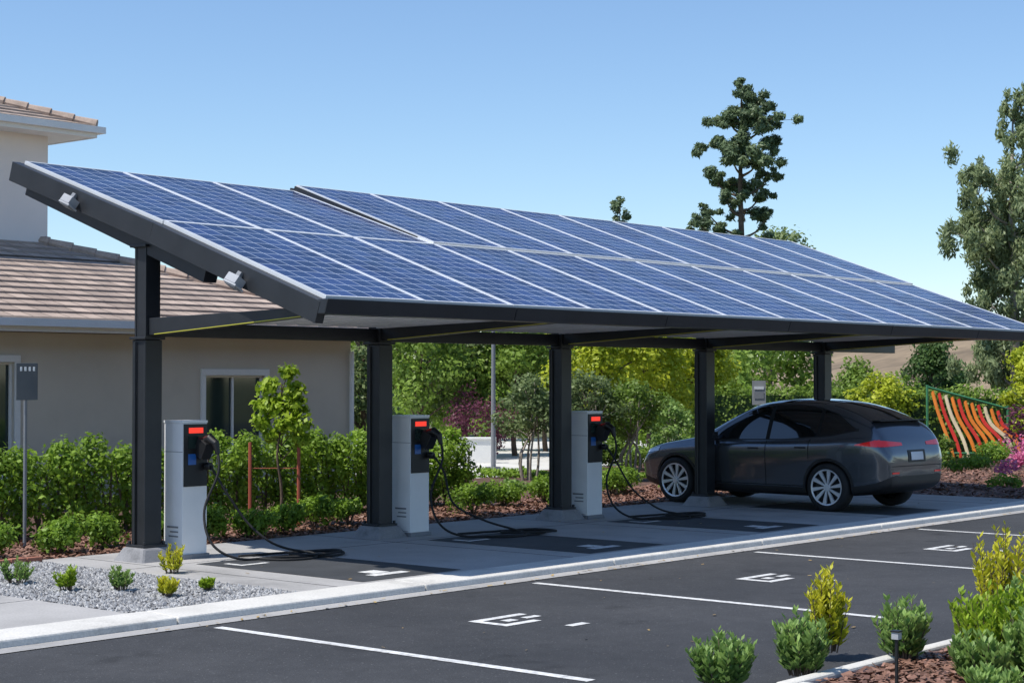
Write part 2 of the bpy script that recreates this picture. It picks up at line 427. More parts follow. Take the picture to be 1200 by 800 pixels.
def stones(name, x0, x1, y0, y1, z, n, size, mat):
    c = np.stack([rng.uniform(x0, x1, n), rng.uniform(y0, y1, n), z+rng.random(n)*.015], 1)
    s = size*(.5+rng.random((n, 3))); base = np.array([[1, 0, 0], [0, 1, 0], [-1, 0, 0], [0, -1, 0], [0, 0, 1]], float)*.5
    ang = rng.random(n)*6.28; ca, sa = np.cos(ang), np.sin(ang)
    Vt = base[None]*s[:, None]; X = Vt[..., 0]*ca[:, None]-Vt[..., 1]*sa[:, None]; Y = Vt[..., 0]*sa[:, None]+Vt[..., 1]*ca[:, None]
    Vt = np.stack([X, Y, Vt[..., 2]*.8], -1)+c[:, None]
    tri = [(0, 1, 4), (1, 2, 4), (2, 3, 4), (3, 0, 4)]
    Q = np.concatenate([np.stack([Vt[:, a], Vt[:, b], (Vt[:, b]*.5+Vt[:, t]*.5), Vt[:, t]], 1) for a, b, t in tri], 0)
    quads_mesh(name, Q, mat, np.tile(rng.random(n), 4))
stones('gravel', -2.78, -.83, -3.38, .77, -.018, 8000, .04, F_stone)

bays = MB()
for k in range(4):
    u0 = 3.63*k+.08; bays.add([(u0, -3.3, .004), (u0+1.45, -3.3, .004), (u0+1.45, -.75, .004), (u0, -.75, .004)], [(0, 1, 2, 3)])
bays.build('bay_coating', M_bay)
pm = MB()
def flat(x0, x1, y0, y1, z): pm.add([(x0, y0, z), (x1, y0, z), (x1, y1, z), (x0, y1, z)], [(0, 1, 2, 3)])
for k in range(6):
    u = -2.5+4.14*k; flat(u-.05, u+.05, -8.15, -4.2, -.076)
for k in range(5):
    u = -.55+4.14*k; z = -.076; v = -5.8
    # stencil: a fork-shaped plug with its lead, then a short bar
    flat(u-.34, u-.25, v-.2, v+.24, z)
    flat(u-.248, u+.12, v-.2, v-.11, z); flat(u-.248, u+.34, v+.15, v+.24, z)
    flat(u-.12, u+.02, v-.03, v+.07, z); flat(u+.14, u+.34, v-.02, v+.06, z)
    flat(u+.02, u+.26, v-.62, v-.53, z)
for k in range(3):
    u = 3.63*k+.75; flat(u-.26, u+.26, -3.06, -2.92, .008); flat(u-.12, u+.12, -2.9, -2.66, .008)
    flat(u-.5, u-.1, -1.3, -1.22, .008); flat(u-.5, u-.42, -1.21, -1.0, .008)
pm.build('road_markings', M_paint)
sheet('planting_bed', -2.05, 30, -16, -9.55, -.02, M_soil)
fk = MB(); fk.bb(-2.2, 30, -9.545, -9.43, -.3, .02); fk.bb(-2.2, -2.055, -16, -9.55, -.3, .02)
fk.build('kerb', M_conc2, bevel=.02)
chips('mulch', -2.0, 3.5, -12.5, -9.58, -.015, 14000, .06, F_mulch)

a = [survey(-14, 37), survey(6, 37), survey(9, 62), survey(-18, 62)]
pv = MB(); pv.add([(p[0], p[1], -.14) for p in a], [(0, 1, 2, 3)]); pv.build('access_road', M_conc2)

# ------------------------------------------------------------ solar carport
cp = grp('solar_carport')
AL = math.atan(.352); SL = 5.48; U0, U1 = -.12, 17.05; NP = 12; PW = (U1-U0)/NP
MP = Matrix.Translation((0, -3.0, 2.80)) @ Matrix.Rotation(AL, 4, 'X')
cells = MB(); fr = MB()
def panel(u0, u1, s0, s1, M, ci, ri):
    cells.M = M; fr.M = M; e = .028; z = 0
    a, b = ci*6, ri*12
    uv = [(a, b), (a+6, b), (a+6, b+12), (a, b+12)]
    cells.add([(u0+e, s0+e, z), (u1-e, s0+e, z), (u1-e, s1-e, z), (u0+e, s1-e, z)], [(0, 1, 2, 3)], 0, [uv])
    fr.bb(u0+.003, u0+e, s0+.003, s1-.003, z-.035, z+.008); fr.bb(u1-e, u1-.003, s0+.003, s1-.003, z-.035, z+.008)
    fr.bb(u0+e, u1-e, s0+.003, s0+e, z-.035, z+.008); fr.bb(u0+e, u1-e, s1-e, s1-.003, z-.035, z+.008)
MID = 2.73
ML = MP @ Matrix.Translation((0, MID, -.005)) @ Matrix.Rotation(math.radians(-1.15), 4, 'X') @ Matrix.Translation((0, -MID, 0))
for i in range(NP):
    j1 = MP @ Matrix.Translation((0, 0, random.uniform(-.002, .002)))
    panel(U0+i*PW, U0+(i+1)*PW, .02, MID-.01, j1, i, 0)
    panel(U0+i*PW, U0+(i+1)*PW, MID+.01, SL, ML if i < 3 else MP @ Matrix.Translation((0, 0, .02)), i, 1)
cells.build('solar_panels', M_solar, cp); fr.build('panel_frames', M_alu, cp)
st = MB(); st.M = MP
U3 = U0+3*PW
st.bb(U0-.13, U0-.02, -.05, MID, -.26, -.03)
st.bb(U1+.02, U1+.12, -.05, SL+.05, -.24, -.012)
st.bb(U3, U1+.02, SL+.01, SL+.1, -.2, -.04)
for s_ in (1.2, 2.6): st.bb(U0, U1, s_-.05, s_+.05, -.2, -.05)
st.bb(U3, U1, 4.15, 4.25, -.2, -.05)
st.bb(U3-.02, U3-.003, MID+.3, SL, -.08, .012)
st.bb(U0, U1, .0, MID, -.048, -.040); st.bb(U3, U1, MID, SL-.05, -.048, -.040)
for k in range(5):
    u = 3.63*k
    st.bb(u-.09, u+.09, 1.9, SL-.1, -.44, -.24); st.bb(u-.06, u+.06, .3, 1.9, -.24, -.2)
st.M = ML
st.bb(U0-.13, U0-.02, MID+.001, SL+.05, -.255, -.025)
st.bb(U0-.02, U3, SL+.01, SL+.1, -.2, -.04); st.bb(U0, U3-.04, 4.15, 4.25, -.2, -.05); st.bb(U0, U3-.04, MID+.02, SL-.05, -.055, -.045)
st.build('roof_frame', M_steel, cp, bevel=.008)
fa = MB(); x = U0-.13
fa.M = Matrix.Translation((0, -3.0, 2.80))
while x < U1+.1:
    x2 = min(x+2.86, U1+.12)
    fa.add([(x+.004, -.10, -.17), (x2-.004, -.10, -.17), (x2-.004, -.15, -.02), (x+.004, -.15, -.02),
            (x+.004, .12, -.17), (x2-.004, .12, -.17), (x2-.004, .0, -.02), (x+.004, .0, -.02)],
           [(0, 1, 2, 3), (3, 2, 6, 7), (0, 4, 5, 1), (4, 7, 6, 5), (0, 3, 7, 4), (1, 5, 6, 2)]); x = x2
fa.build('front_fascia', M_steel2, cp, bevel=.01)
co = MB(); ft = MB(); ye = MB()
for k in range(5):
    u = 3.63*k
    for z0, z1, q in ((.16, 2.42, .115), (2.42, 3.46, .10)):
        co.bb(u-q, u+q, -q, -q+.03, z0, z1); co.bb(u-q, u+q, q-.03, q, z0, z1)
        co.bb(u-q+.008, u+q-.008, -q+.031, q-.031, z0, z1)
    co.bb(u-.14, u+.14, -.14, .14, 2.425, 2.455); co.bb(u-.16, u+.16, -.16, .16, .145, .175)
    co.bb(u-.14, u+.14, -.14, .14, 3.44, 3.47)
    co.tube([(u-.128, .05, .1), (u-.128, .05, 2.4)], .014, 8)
    for sx in (-.1, .1):
        for sy in (-.1, .1): co.bb(u+sx*1.3-.015, u+sx*1.3+.015, sy*1.3-.015, sy*1.3+.015, .175, .21)
    ft.frustum((u, 0, -.05), .58, .36, .2)
    V = []
    for (y, za, zb) in ((-.1, 2.47, 2.66), (-2.95, 2.64, 2.72)):
        V += [(u-.06, y, za), (u+.06, y, za), (u+.06, y, zb), (u-.06, y, zb)]
    co.add(V, [(0, 3, 2, 1), (4, 5, 6, 7), (0, 1, 5, 4), (1, 2, 6, 5), (2, 3, 7, 6), (3, 0, 4, 7)])
    ye.add([(u-.064, -.2, 2.478), (u-.064, -2.9, 2.638), (u-.064, -2.9, 2.646), (u-.064, -.2, 2.486)], [(0, 1, 2, 3)])
co.bb(.12, 3.63*4-.12, -.05, .05, 2.46, 2.62); co.bb(3.63*4+.12, U1, -.05, .05, 2.46, 2.62)
co.build('columns', M_steel, cp, bevel=.006); ft.build('footings', M_foot, cp, bevel=.03); ye.build('yellow_edging', M_yellow, cp)
dk = MB(); x = .15
V = []; F = []
i = 0
while x < U1-.1:
    zz = .035 if (i % 2) else 0.
    for xx in (x, x+.13):
        V += [(xx, -.12, 2.625+zz), (xx, -2.88, 2.70+zz*.6)]
    x += .165; i += 1
for j in range(0, len(V)-2, 2): F.append((j, j+1, j+3, j+2))
dk.add(V, F); dk.build('corrugated_deck', M_deck, cp)
M_lampw = mk('lamp_housing', (.4, .41, .43), .4)
def flood(v, H):
    f = MB(); R = Matrix.Rotation(AL, 3, 'X') @ Matrix.Rotation(.5, 3, 'Y')
    f.box((U0-.2, v, H), (.13, .17, .09), 0, R); f.box((U0-.235, v-.01, H-.055), (.14, .2, .022), 0, R)
    f.box((U0-.245, v-.01, H-.07), (.11, .17, .01), 1, R); f.box((U0-.15, v, H+.05), (.05, .06, .08), 1, R)
    f.build('floodlight', [M_lampw, M_grey], cp, bevel=.012)
flood(1.0, 4.0); flood(-1.85, 3.0)

# ------------------------------------------------------------ chargers
def emis(name, c, s):
    m, n, b, o = nt(name); setc(b, c, .3, 0, 0)
    b.inputs['Emission Color'].default_value = (*c, 1); b.inputs['Emission Strength'].default_value = s; return m
M_scr = emis('charger_red_light', (.9, .04, .02), 1.0)
M_blue = mk('blue_label', (.02, .12, .4), .3)
for k in range(3):
    g = grp('ev_charger', (3.63*k+.46, -.1, 0))
    b = MB(); b.bb(-.19, .19, -.19, .19, 0, .05, 1); b.bb(-.172, .172, -.16, .16, .05, 1.5, 0)
    b.bb(-.178, .178, -.166, .166, 1.502, 1.53, 0); b.bb(-.1735, -.171, -.161, .161, 1.18, 1.186, 1)
    b.build('cabinet', [M_white, M_grey], g, bevel=.014)
    d = MB(); d.bb(-.16, .16, -.178, -.162, .8, 1.49, 0); d.bb(-.1, .1, -.183, -.179, 1.39, 1.45, 1); d.bb(-.11, .0, -.183, -.179, 1.04, 1.16, 2)
    d.bb(-.11, .1, -.183, -.179, 1.22, 1.36, 4)
    d.bb(-.177, -.173, -.09, .1, .34, .36, 3); d.bb(-.177, -.173, -.09, .05, .29, .305, 3); d.bb(-.177, -.173, -.09, .07, .24, .255, 3)
    d.bb(-.176, -.173, -.13, .13, .06, .065, 3)
    d.build('screen_panel', [M_black, M_scr, M_blue, M_grey, M_winglass], g)
    h = MB(); h.box((.06, -.25, 1.22), (.14, .16, .2), 0, Matrix.Rotation(.5, 3, 'X'))
    h.tube([(.06, -.24, 1.3), (.07, -.34, 1.33), (.08, -.42, 1.28), (.09, -.45, 1.16)], [.05, .055, .045, .025], 10)
    h.tube([(.13, -.2, 1.02), (.14, -.27, 1.02)], [.045, .045], 10)
    h.build('holster', M_black, g, bevel=.012)
    c = MB()
    e = .12*math.sin(k*3+1)
    P1 = [(.09, -.45, 1.18), (.05, -.5, .95), (-.1, -.45, .55), (-.12, -.6, .2), (.1, -.8, .03), (.6, -1.05+e, .02), (1.1, -1.25, .02), (1.45, -1.0, .02),
          (1.2, -.7, .02), (.8, -.85, .03), (.9, -1.2, .045), (1.3, -1.25+e, .045), (1.35, -.9, .04), (.9, -.6, .02), (.35, -.5, .02)]
    c.tube(smooth_pts(P1, 8), .0145, 8)
    P2 = [(.14, -.27, 1.02), (.2, -.4, .8), (.3+e, -.55, .42), (.55, -.75, .2), (.8, -.9+e, .09), (1.0, -1.0, .04), (.8, -1.25, .02), (.45, -1.2, .02), (.3, -.9, .02)]
    c.tube(smooth_pts(P2, 8), .0135, 8)
    c.build('cable', M_rubber, g, smooth=True)

# ------------------------------------------------------------ house
hs = grp('two_storey_house')
w = MB(); HE = 2.72; v0, v1 = 8.0, 8.2
for (a_, b_, zz) in ((-16, 2.4, None), (2.4, 3.6, (.5, 2.25)), (3.6, 7.4, None), (7.4, 8.75, (.75, 2.05)), (8.75, 10.9, None)):
    if zz is None: w.bb(a_, b_, v0, v1, -.2, HE)
    else: w.bb(a_, b_, v0, v1, -.2, zz[0]); w.bb(a_, b_, v0, v1, zz[1], HE)
w.bb(10.7, 10.9, v1, 19, -.2, HE); w.bb(-16, 10.7, 18.8, 19, -.2, HE); w.bb(-16, -15.8, v1, 18.8, -.2, HE)
w.build('ground_floor_walls', M_stucco, hs)
w = MB(); w.bb(-10, 6.95, 12.0, 17, -.2, 6.5); w.build('upper_walls', M_stucco2, hs)
t = MB(); gl = MB()
for (a_, b_, z0, z1) in ((2.4, 3.6, .5, 2.25), (7.4, 8.75, .75, 2.05)):
    t.bb(a_-.1, b_+.1, v0-.04, v0-.002, z1, z1+.11); t.bb(a_-.1, b_+.1, v0-.05, v0-.002, z0-.1, z0)
    t.bb(a_-.1, a_, v0-.04, v0-.002, z0+.001, z1-.001); t.bb(b_, b_+.1, v0-.04, v0-.002, z0+.001, z1-.001)
    m = (a_+b_)/2
    for q in (a_+.02, m, b_-.02): t.bb(q-.02, q+.02, v0+.05, v0+.09, z0+.002, z1-.002)
    t.bb(a_+.041, m-.021, v0+.05, v0+.085, z1-.04, z1-.003); t.bb(m+.021, b_-.041, v0+.05, v0+.085, z1-.04, z1-.003)
    gl.bb(a_+.002, b_-.002, v0+.095, v0+.11, z0+.002, z1-.002)
t.tube([(10.86, 7.93, 2.5), (10.86, 7.93, 0)], .045, 8)
t.build('window_trim', M_trim, hs, bevel=.004); gl.build('window_glass', M_winglass, hs)
roof = MB(); caps = MB(); gut = MB()
def hip(u0, u1, v0, v1, H, sl):
    half = min(u1-u0, v1-v0)/2; N = int(half/.31); dt = half/N; nv = .035
    def P(side, a, t, lift):
        z = H+sl*t+lift
        if side == 0: return (a, v0+t, z)
        if side == 1: return (u1-t, a, z)
        if side == 2: return (a, v1-t, z)
        return (u0+t, a, z)
    for side in range(4):
        for i in range(N):
            t0, t1 = i*dt, (i+1)*dt
            if side in (0, 2): A0, B0, A1, B1 = u0+t0, u1-t0, u0+t1, u1-t1
            else: A0, B0, A1, B1 = v0+t0, v1-t0, v0+t1, v1-t1
            off = (i % 2)*.17
            q = [P(side, A0, t0, nv), P(side, B0, t0, nv), P(side, B1, t1, 0), P(side, A1, t1, 0)]
            uv = [(A0+off, i+.05), (B0+off, i+.05), (B1+off, i+.95), (A1+off, i+.95)]
            r = [P(side, A0, t0, 0), P(side, B0, t0, 0), P(side, B0, t0, nv), P(side, A0, t0, nv)]
            ru = [(A0+off, i+.1)]*4
            roof.add(q+r, [(0, 1, 2, 3), (4, 5, 6, 7)], 0, [uv, ru])
    for (cx, cy, sx, sy) in ((u0, v0, 1, 1), (u1, v0, -1, 1), (u1, v1, -1, -1), (u0, v1, 1, -1)):
        s = 0
        while s < half-.3:
            a0 = Vector((cx+sx*s, cy+sy*s, H+sl*s+.03)); a1 = Vector((cx+sx*(s+.34), cy+sy*(s+.34), H+sl*(s+.34)+.03))
            caps.tube([a0, a1], [.12, .085], 8); s += .3
    L = (u1-u0)-2*half; s = 0
    while s < L: caps.tube([(u0+half+s, (v0+v1)/2, H+sl*half+.03), (u0+half+s+.36, (v0+v1)/2, H+sl*half+.03)], [.12, .09], 8); s += .33
    gut.bb(u0, u1, v0-.02, v0+.03, H-.2, H-.01); gut.bb(u1-.03, u1+.02, v0+.031, v1, H-.2, H-.01)
    gut.bb(u0-.05, u1+.12, v0-.13, v0-.021, H-.12, H+.0); gut.bb(u1+.021, u1+.12, v0-.02, v1, H-.12, H)
    gut.bb(u0, u1-.031, v0+.031, v1, H-.19, H-.15)
hip(-16.6, 11.45, 7.45, 19.6, 2.92, .345)
hip(-10.6, 7.6, 11.4, 17.6, 6.68, .34)
M_cap = mk('ridge_tile', (.46, .35, .28), .85, 0, .25, 3, 30, .2)
roof.build('tiled_roof', M_tile, hs); caps.build('ridge_tiles', M_cap, hs, smooth=False); gut.build('gutters', M_trim, hs)

# ------------------------------------------------------------ planting
C = []; R = []
x = -3.2
while x < 9.2:
    hh = random.uniform(-.12, .12)
    for j in range(3):
        C.append((x+random.uniform(-.1, .1), 3.3+random.uniform(-.15, .15), .25+(.3+.3*hh)*j+random.uniform(-.04, .04))); q = random.uniform(.24, .32); R.append((q, q*1.15, .27))
    C.append((x+random.uniform(-.12, .12), 3.3+random.uniform(-.1, .1), 1.0+hh)); R.append((.19, .22, .19)); x += .54
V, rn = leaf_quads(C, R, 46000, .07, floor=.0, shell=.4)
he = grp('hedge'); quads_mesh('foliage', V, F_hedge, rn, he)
mb = MB()
x = -3.2
while x < 9.2: mb.tube([(x, 3.3, -.1), (x+.05, 3.3, .9)], [.03, .01], 6); mb.tube([(x, 3.3, .1), (x-.2, 3.25, .8)], [.02, .008], 5); x += .27
mb.build('stems', M_bark, he)
for (u, v, r, h) in ((-1.75, 1.35, .3, .4), (-1.05, 1.35, .32, .42), (-.1, 1.4, .36, .5), (.55, 1.5, .33, .5), (1.35, 1.45, .3, .42), (2.1, 1.5, .3, .42), (2.65, 1.35, .36, .42),
                     (3.35, 1.5, .34, .42), (4.0, 1.6, .33, .42), (4.65, 1.6, .34, .42), (7.2, 1.6, .4, .5), (6.2, 2.4, .38, .5), (8.7, 2.3, .42, .48),
                     (9.1, 1.5, .4, .46), (9.7, 2.3, .4, .48), (11.9, 2.6, .45, .5), (12.6, 2.9, .4, .5)):
    shrub('shrub', u, v, r*random.uniform(.95, 1.1), h*random.uniform(.95, 1.15), F_box, 1600, .055)
for (u, v, r, h, m) in ((-2.16, -.77, .17, .26, F_sage), (-2.17, -1.62, .15, .25, F_young), (-1.85, -2.0, .15, .24, F_sage), (-1.85, -2.69, .13, .2, F_yel),
                        (-1.3, -2.63, .09, .12, F_young), (-.62, -1.25, .17, .36, F_yel), (-2.5, .2, .14, .2, F_sage)):
    tufts('small_plant', u, v, r, h, m, 12, .06)
for (r, d, rad, h, m, n) in ((1.36, 11.35, .22, .41, F_sage, 42), (1.98, 11.9, .21, .47, F_sage, 42), (2.33, 12.9, .18, .68, F_yel, 32),
                             (2.8, 12.5, .2, .5, F_sage, 42), (3.3, 12.1, .3, .66, F_young, 66), (3.66, 12.3, .27, .72, F_sage, 54), (3.5, 11.6, .25, .56, F_sage, 50), (3.1, 11.5, .22, .38, F_sage, 40),
                             (3.0, 10.9, .2, .24, F_sage, 34), (3.62, 12.8, .24, 1.08, F_yel, 44), (3.72, 12.0, .25, .9, F_young, 44)):
    u, v = survey(r, d); tufts('garden_shrub', u, v, rad, h, m, n, .085, z0=-.02)
u, v = survey(2.48, 11.25)
g = grp('garden_path_light', (u, v, -.02)); b = MB()
b.tube([(0, 0, -.05), (0, 0, .34)], .012, 8, 0); b.bb(-.024, .024, -.024, .024, .34, .385, 1); b.bb(-.03, .03, -.03, .03, .386, .396, 0)
b.build('post', [M_black, M_lampw], g)

yt = grp('young_tree', (3.95, 2.2, -.02)); mb = MB()
mb.tube(smooth_pts([(0, 0, -.05), (.01, 0, .5), (-.05, .02, 1.0), (.03, 0, 1.5), (0, 0, 1.95)], 5), list(np.linspace(.025, .006, 21)), 7)
C = []; R = []
for (dx, h, q) in ((0, 2.1, .15), (-.14, 1.9, .17), (.14, 1.85, .18), (.28, 1.65, .17), (-.24, 1.65, .19), (.02, 1.65, .2), (-.32, 1.42, .15), (.32, 1.4, .19), (.08, 1.4, .2), (.26, 1.2, .15), (-.1, 1.25, .15)):
    p = (.6494*dx+random.uniform(-.1, .1), -.7604*dx+random.uniform(-.1, .1), h); C.append(p); R.append((q, q, q*.8))
    mb.tube([(0, 0, h-.3), (p[0], p[1], p[2])], [.01, .004], 5)
mb.build('trunk', M_bark, yt, smooth=True)
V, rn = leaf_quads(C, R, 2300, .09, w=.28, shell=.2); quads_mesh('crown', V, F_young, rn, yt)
sk = MB()
for dx in (-.42, .24):
    sk.tube([(.6494*dx, -.7604*dx, -.1), (.6494*dx, -.7604*dx, 1.15)], .024, 7)
sk.tube([(.6494*-.42, .7604*.42, .8), (.6494*.24, -.7604*.24, .8)], .006, 5)
sk.build('stakes', M_stake, yt)

sg = grp('parking_sign', (0.02, 2.35, -.02)); b = MB()
b.tube([(0, 0, -.1), (0, 0, 2.2)], .022, 8, 0); b.build('pole', M_grey, sg)
R = Matrix.Rotation(math.radians(-25), 3, 'Z'); b = MB(); b.box((0, -.03, 1.98), (.25, .012, .44), 0, R)
for q in (-.07, -.02, .03, .08): b.box(tuple(R @ Vector((q, -.012, 0))+Vector((0, -.03, 2.13))), (.025, .006, .05), 1, R)
b.build('plate', [mk('sign_grey', (.09, .1, .11), .5), M_alu], sg, bevel=.003)
u, v = survey(5.1, 36)
sg = grp('traffic_sign', (u, v, -.15)); b = MB(); b.tube([(0, 0, -.1), (0, 0, 2.0)], .025, 8, 0)
R = Matrix.Rotation(math.radians(-49.5), 3, 'Z'); b.box((-.04, -.04, 1.85), (.28, .015, .5), 1, R); b.box((-.053, -.05, 1.95), (.2, .006, .06), 2, R); b.box((-.053, -.05, 1.8), (.2, .006, .14), 0, R)
b.build('pole_and_plate', [M_grey, mk('sign_pale', (.3, .31, .32), .5), M_alu], sg)
u, v = survey(-.43, 40)
sl = grp('street_lamp', (u, v, -.15)); b = MB(); b.tube([(0, 0, -.1), (0, 0, 4.2)], [.06, .04], 10); b.beam((0, 0, 4.15), (.7, -.3, 4.25), .06, .05)
b.box((.85, -.36, 4.26), (.45, .2, .08)); b.bb(-.12, .12, -.12, .12, 0, .12); b.build('lamp_post', M_grey, sl)

u0_, v0_ = survey(-1.95, 44.); u1_, v1_ = survey(-.4, 44.)
wl = MB(); wl.beam((u0_, v0_, .15), (u1_, v1_, .15), .2, .62); wl.beam((u0_, v0_, .485), (u1_, v1_, .485), .28, .05)
wl.build('low_white_wall', M_trim, bevel=.01)

def T(name, r, d, H, cr, cb, mat, **k):
    u, v = survey(r, d); return tree(name, u, v, H, cr, cb, mat, **k)
T('small_tree', -3.1, 36, 3.4, .9, .9, F_olive, n=4500, leaf=.1)
T('small_tree', -2.5, 47, 4.2, 1.7, 1.0, F_mid, n=7500)
T('small_tree', -1.3, 48, 3.6, 1.4, 1.0, F_olive, n=6500, leaf=.12)
T('small_tree', .1, 48, 3.9, 1.5, .9, F_mid, n=7500)
T('ornamental_tree', 2.1, 42, 4.0, 1.5, 1.3, F_bright, n=9000, leaf=.12)
T('ornamental_tree', 3.5, 44, 4.0, 1.6, 1.3, F_bright, n=9000, leaf=.12)
T('ornamental_tree', 5.0, 46, 3.6, 1.3, 1.2, F_bright, n=7500, leaf=.12)
T('small_tree', 1.0, 51, 4.6, 1.8, 1.0, F_mid, n=8000)
T('multi_stem_tree', .35, 34.5, 2.2, .75, .95, F_olive, n=2800, leaf=.08, multi=5, tr=.035, bark=M_barkl)
T('multi_stem_tree', 1.45, 34, 2.3, .85, .95, F_olive, n=3400, leaf=.08, multi=6, tr=.035, bark=M_barkl)
T('multi_stem_tree', 2.35, 34.5, 2.1, .8, .9, F_mid, n=3200, leaf=.08, multi=6, tr=.035, bark=M_barkl)
T('multi_stem_tree', 3.2, 35.5, 1.7, .6, .4, F_sage, n=2400, leaf=.08, multi=5, tr=.03, bark=M_barkl)
T('round_tree', 17.3, 72, 3.8, 1.6, .4, F_dark, n=6500, leaf=.16)
T('small_tree', 8.9, 42, 2.35, 1.0, .3, F_bright, n=6000, leaf=.1)
T('small_tree', 11.7, 38.5, 3.3, .9, .6, F_bright, n=6500, leaf=.1)
T('small_tree', 9.9, 50, 2.6, 1.2, .4, F_mid, n=5000, leaf=.12)
def mass(name, spec, mat, n, leaf, base=-.15):
    C = []; R = []
    for (r, d, h, q) in spec:
        u, v = survey(r, d)
        for j in range(6):
            C.append((u+random.uniform(-.7, .7)*q, v+random.uniform(-.7, .7)*q, base+h*random.uniform(.3, .85))); k = q*random.uniform(.35, .6); R.append((k, k, h*random.uniform(.2, .32)))
    V, rn = leaf_quads(C, R, n, leaf, floor=base); quads_mesh(name, V, mat, rn)
mass('shrubbery', [(-3.4+.7*i, 37+random.uniform(-1, 1), random.uniform(.7, 1.1), .5) for i in range(2)]+[(2.2+.7*i, 39+random.uniform(-1, 1), random.uniform(.6, 1.1), .6) for i in range(11)], F_mid, 14000, .1)
mass('shrubbery', [(-5+.8*i, 52+random.uniform(-1, 1), random.uniform(1.4, 2.6), .95) for i in range(15)], F_hedge, 20000, .14)
mass('flowering_shrubs', [(-1.1, 46, 1.9, .7), (-.5, 46.5, 1.6, .6), (5.4, 40, 1.1, .5), (10.6, 36, 1.5, .55), (10.9, 34.5, 1.0, .5)], F_purple, 4500, .09)
mass('shrubbery', [(-2.1, 30.5, .6, .4), (-1.3, 31, .55, .4), (.2, 31.5, .35, .35), (3.6, 31.5, 1.0, .5), (4.2, 32, 1.2, .5), (4.8, 33, .9, .5), (3.0, 31, .7, .4)], F_sage, 6500, .08)
mass('ground_cover', [(-3+.6*i, 35.6+random.uniform(-.5, .5), random.uniform(.2, .35), .5) for i in range(14)], F_hedge, 6000, .08)
mass('distant_trees', [(-9+1.5*i, 62+random.uniform(-3, 3), random.uniform(4.0, 5.2), 1.9) for i in range(14)], F_mid, 32000, .2)
mass('distant_trees', [(11+1.8*i, 66+random.uniform(-3, 3), random.uniform(1.5, 2.3), 1.7) for i in range(10)], F_mid, 14000, .2)
mass('distant_trees', [(36+8*i, 150+random.uniform(-6, 6), random.uniform(3, 4.5), 2.6) for i in range(6)], F_dark, 7000, .5)
def clipped(name, r0, r1, d, h, mat, n):
    a = Vector((*survey(r0, d), 0)); b = Vector((*survey(r1, d), 0)); L = (b-a).length
    K = int(L/.35); C = []; R = []
    for i in range(K):
        p = a.lerp(b, i/(K-1))
        for z in np.arange(.1, h-.1, .3): C.append((p.x, p.y, z)); R.append((.3, .3, .2))
    e = grp(name); V, rn = leaf_quads(C, R, n, .09, shell=.6, floor=-.15); quads_mesh('foliage', V, mat, rn, e)
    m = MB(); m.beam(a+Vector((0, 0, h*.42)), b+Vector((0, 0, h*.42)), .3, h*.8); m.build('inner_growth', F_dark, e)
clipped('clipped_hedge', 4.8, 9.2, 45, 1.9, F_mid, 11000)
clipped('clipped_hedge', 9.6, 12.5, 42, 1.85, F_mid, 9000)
def flowers(name, spec, mat, n, leaf=.06):
    C = []; R = []
    for (u, v, h, q) in spec:
        for j in range(4): C.append((u+random.uniform(-.5, .5)*q, v+random.uniform(-.5, .5)*q, h*random.uniform(.55, 1))); R.append((q*.5, q*.5, h*.25))
    V, rn = leaf_quads(C, R, n, leaf, floor=0); quads_mesh(name, V, mat, rn)
flowers('flower_bed', [(16.2, -2.6, .35, .35), (17.1, -2.9, .4, .4), (18.3, -2.6, .5, .5), (19.5, -2.4, .5, .5), (18, -1, .5, .6), (20, -.5, .7, .6), (16.6, 0, .5, .5), (17.5, 1.5, .7, .6), (21, -2, .6, .6)], F_box, 11000)
flowers('pink_flowers', [(17.6, -1.9, .5, .35), (19.0, -1.6, .62, .45), (20.5, -.8, .75, .5), (17.2, .8, .7, .4)], F_pink, 1500)
flowers('yellow_flowers', [(18.6, -2.7, .55, .5), (19.8, -2.6, .6, .6), (21, -2.2, .7, .5)], F_yfl, 2200)
flowers('red_flowers', [(17.0, -.6, .6, .35), (18.2, .8, .8, .4), (16.3, 1.5, .7, .3)], F_red, 1000)
# playground frame with slanting coloured strips
u, v = survey(9.55, 40); fe = grp('playground_frame', (u, v, -.15))
cols = [mk('strip_orange', (.75, .22, .03), .5), mk('strip_red', (.6, .04, .03), .5), mk('strip_cream', (.7, .6, .4), .5), mk('frame_green', (.05, .22, .1), .5)]
b = MB()
def PP(q, z, o=0.): return Vector((q*.6494+o*.76, -q*.7604+o*.65, z))
for i in range(11):
    q = .12+i*.15; mi = (0, 1, 2, 0, 1, 0)[i % 6]
    top_ = PP(q, 1.85-.045*i); pts = [top_, PP(q+.10, 1.35-.03*i, -.15), PP(q+.26+.02*i, .75, -.4), PP(q+.34+.02*i, .35, -.55)]
    sp_ = smooth_pts(pts, 4)
    for a_, c_ in zip(sp_[:-1], sp_[1:]): b.beam(a_, c_, .03, .075, mi)
b.tube([PP(0, -.1), PP(0, 2.0)], .03, 7, 3); b.tube([PP(1.85, -.1), PP(1.85, 1.55)], .03, 7, 3); b.tube([PP(0, 1.95), PP(1.85, 1.45)], .03, 7, 3)
b.tube([PP(.2, -.1, -.5), PP(.2, .5, -.5)], .025, 7, 3); b.tube([PP(2.3, -.1, -.5), PP(2.3, .5, -.5)], .025, 7, 3); b.tube([PP(.2, .45, -.5), PP(2.3, .45, -.5)], .025, 7, 3)
b.build('frame_and_strips', cols, fe)

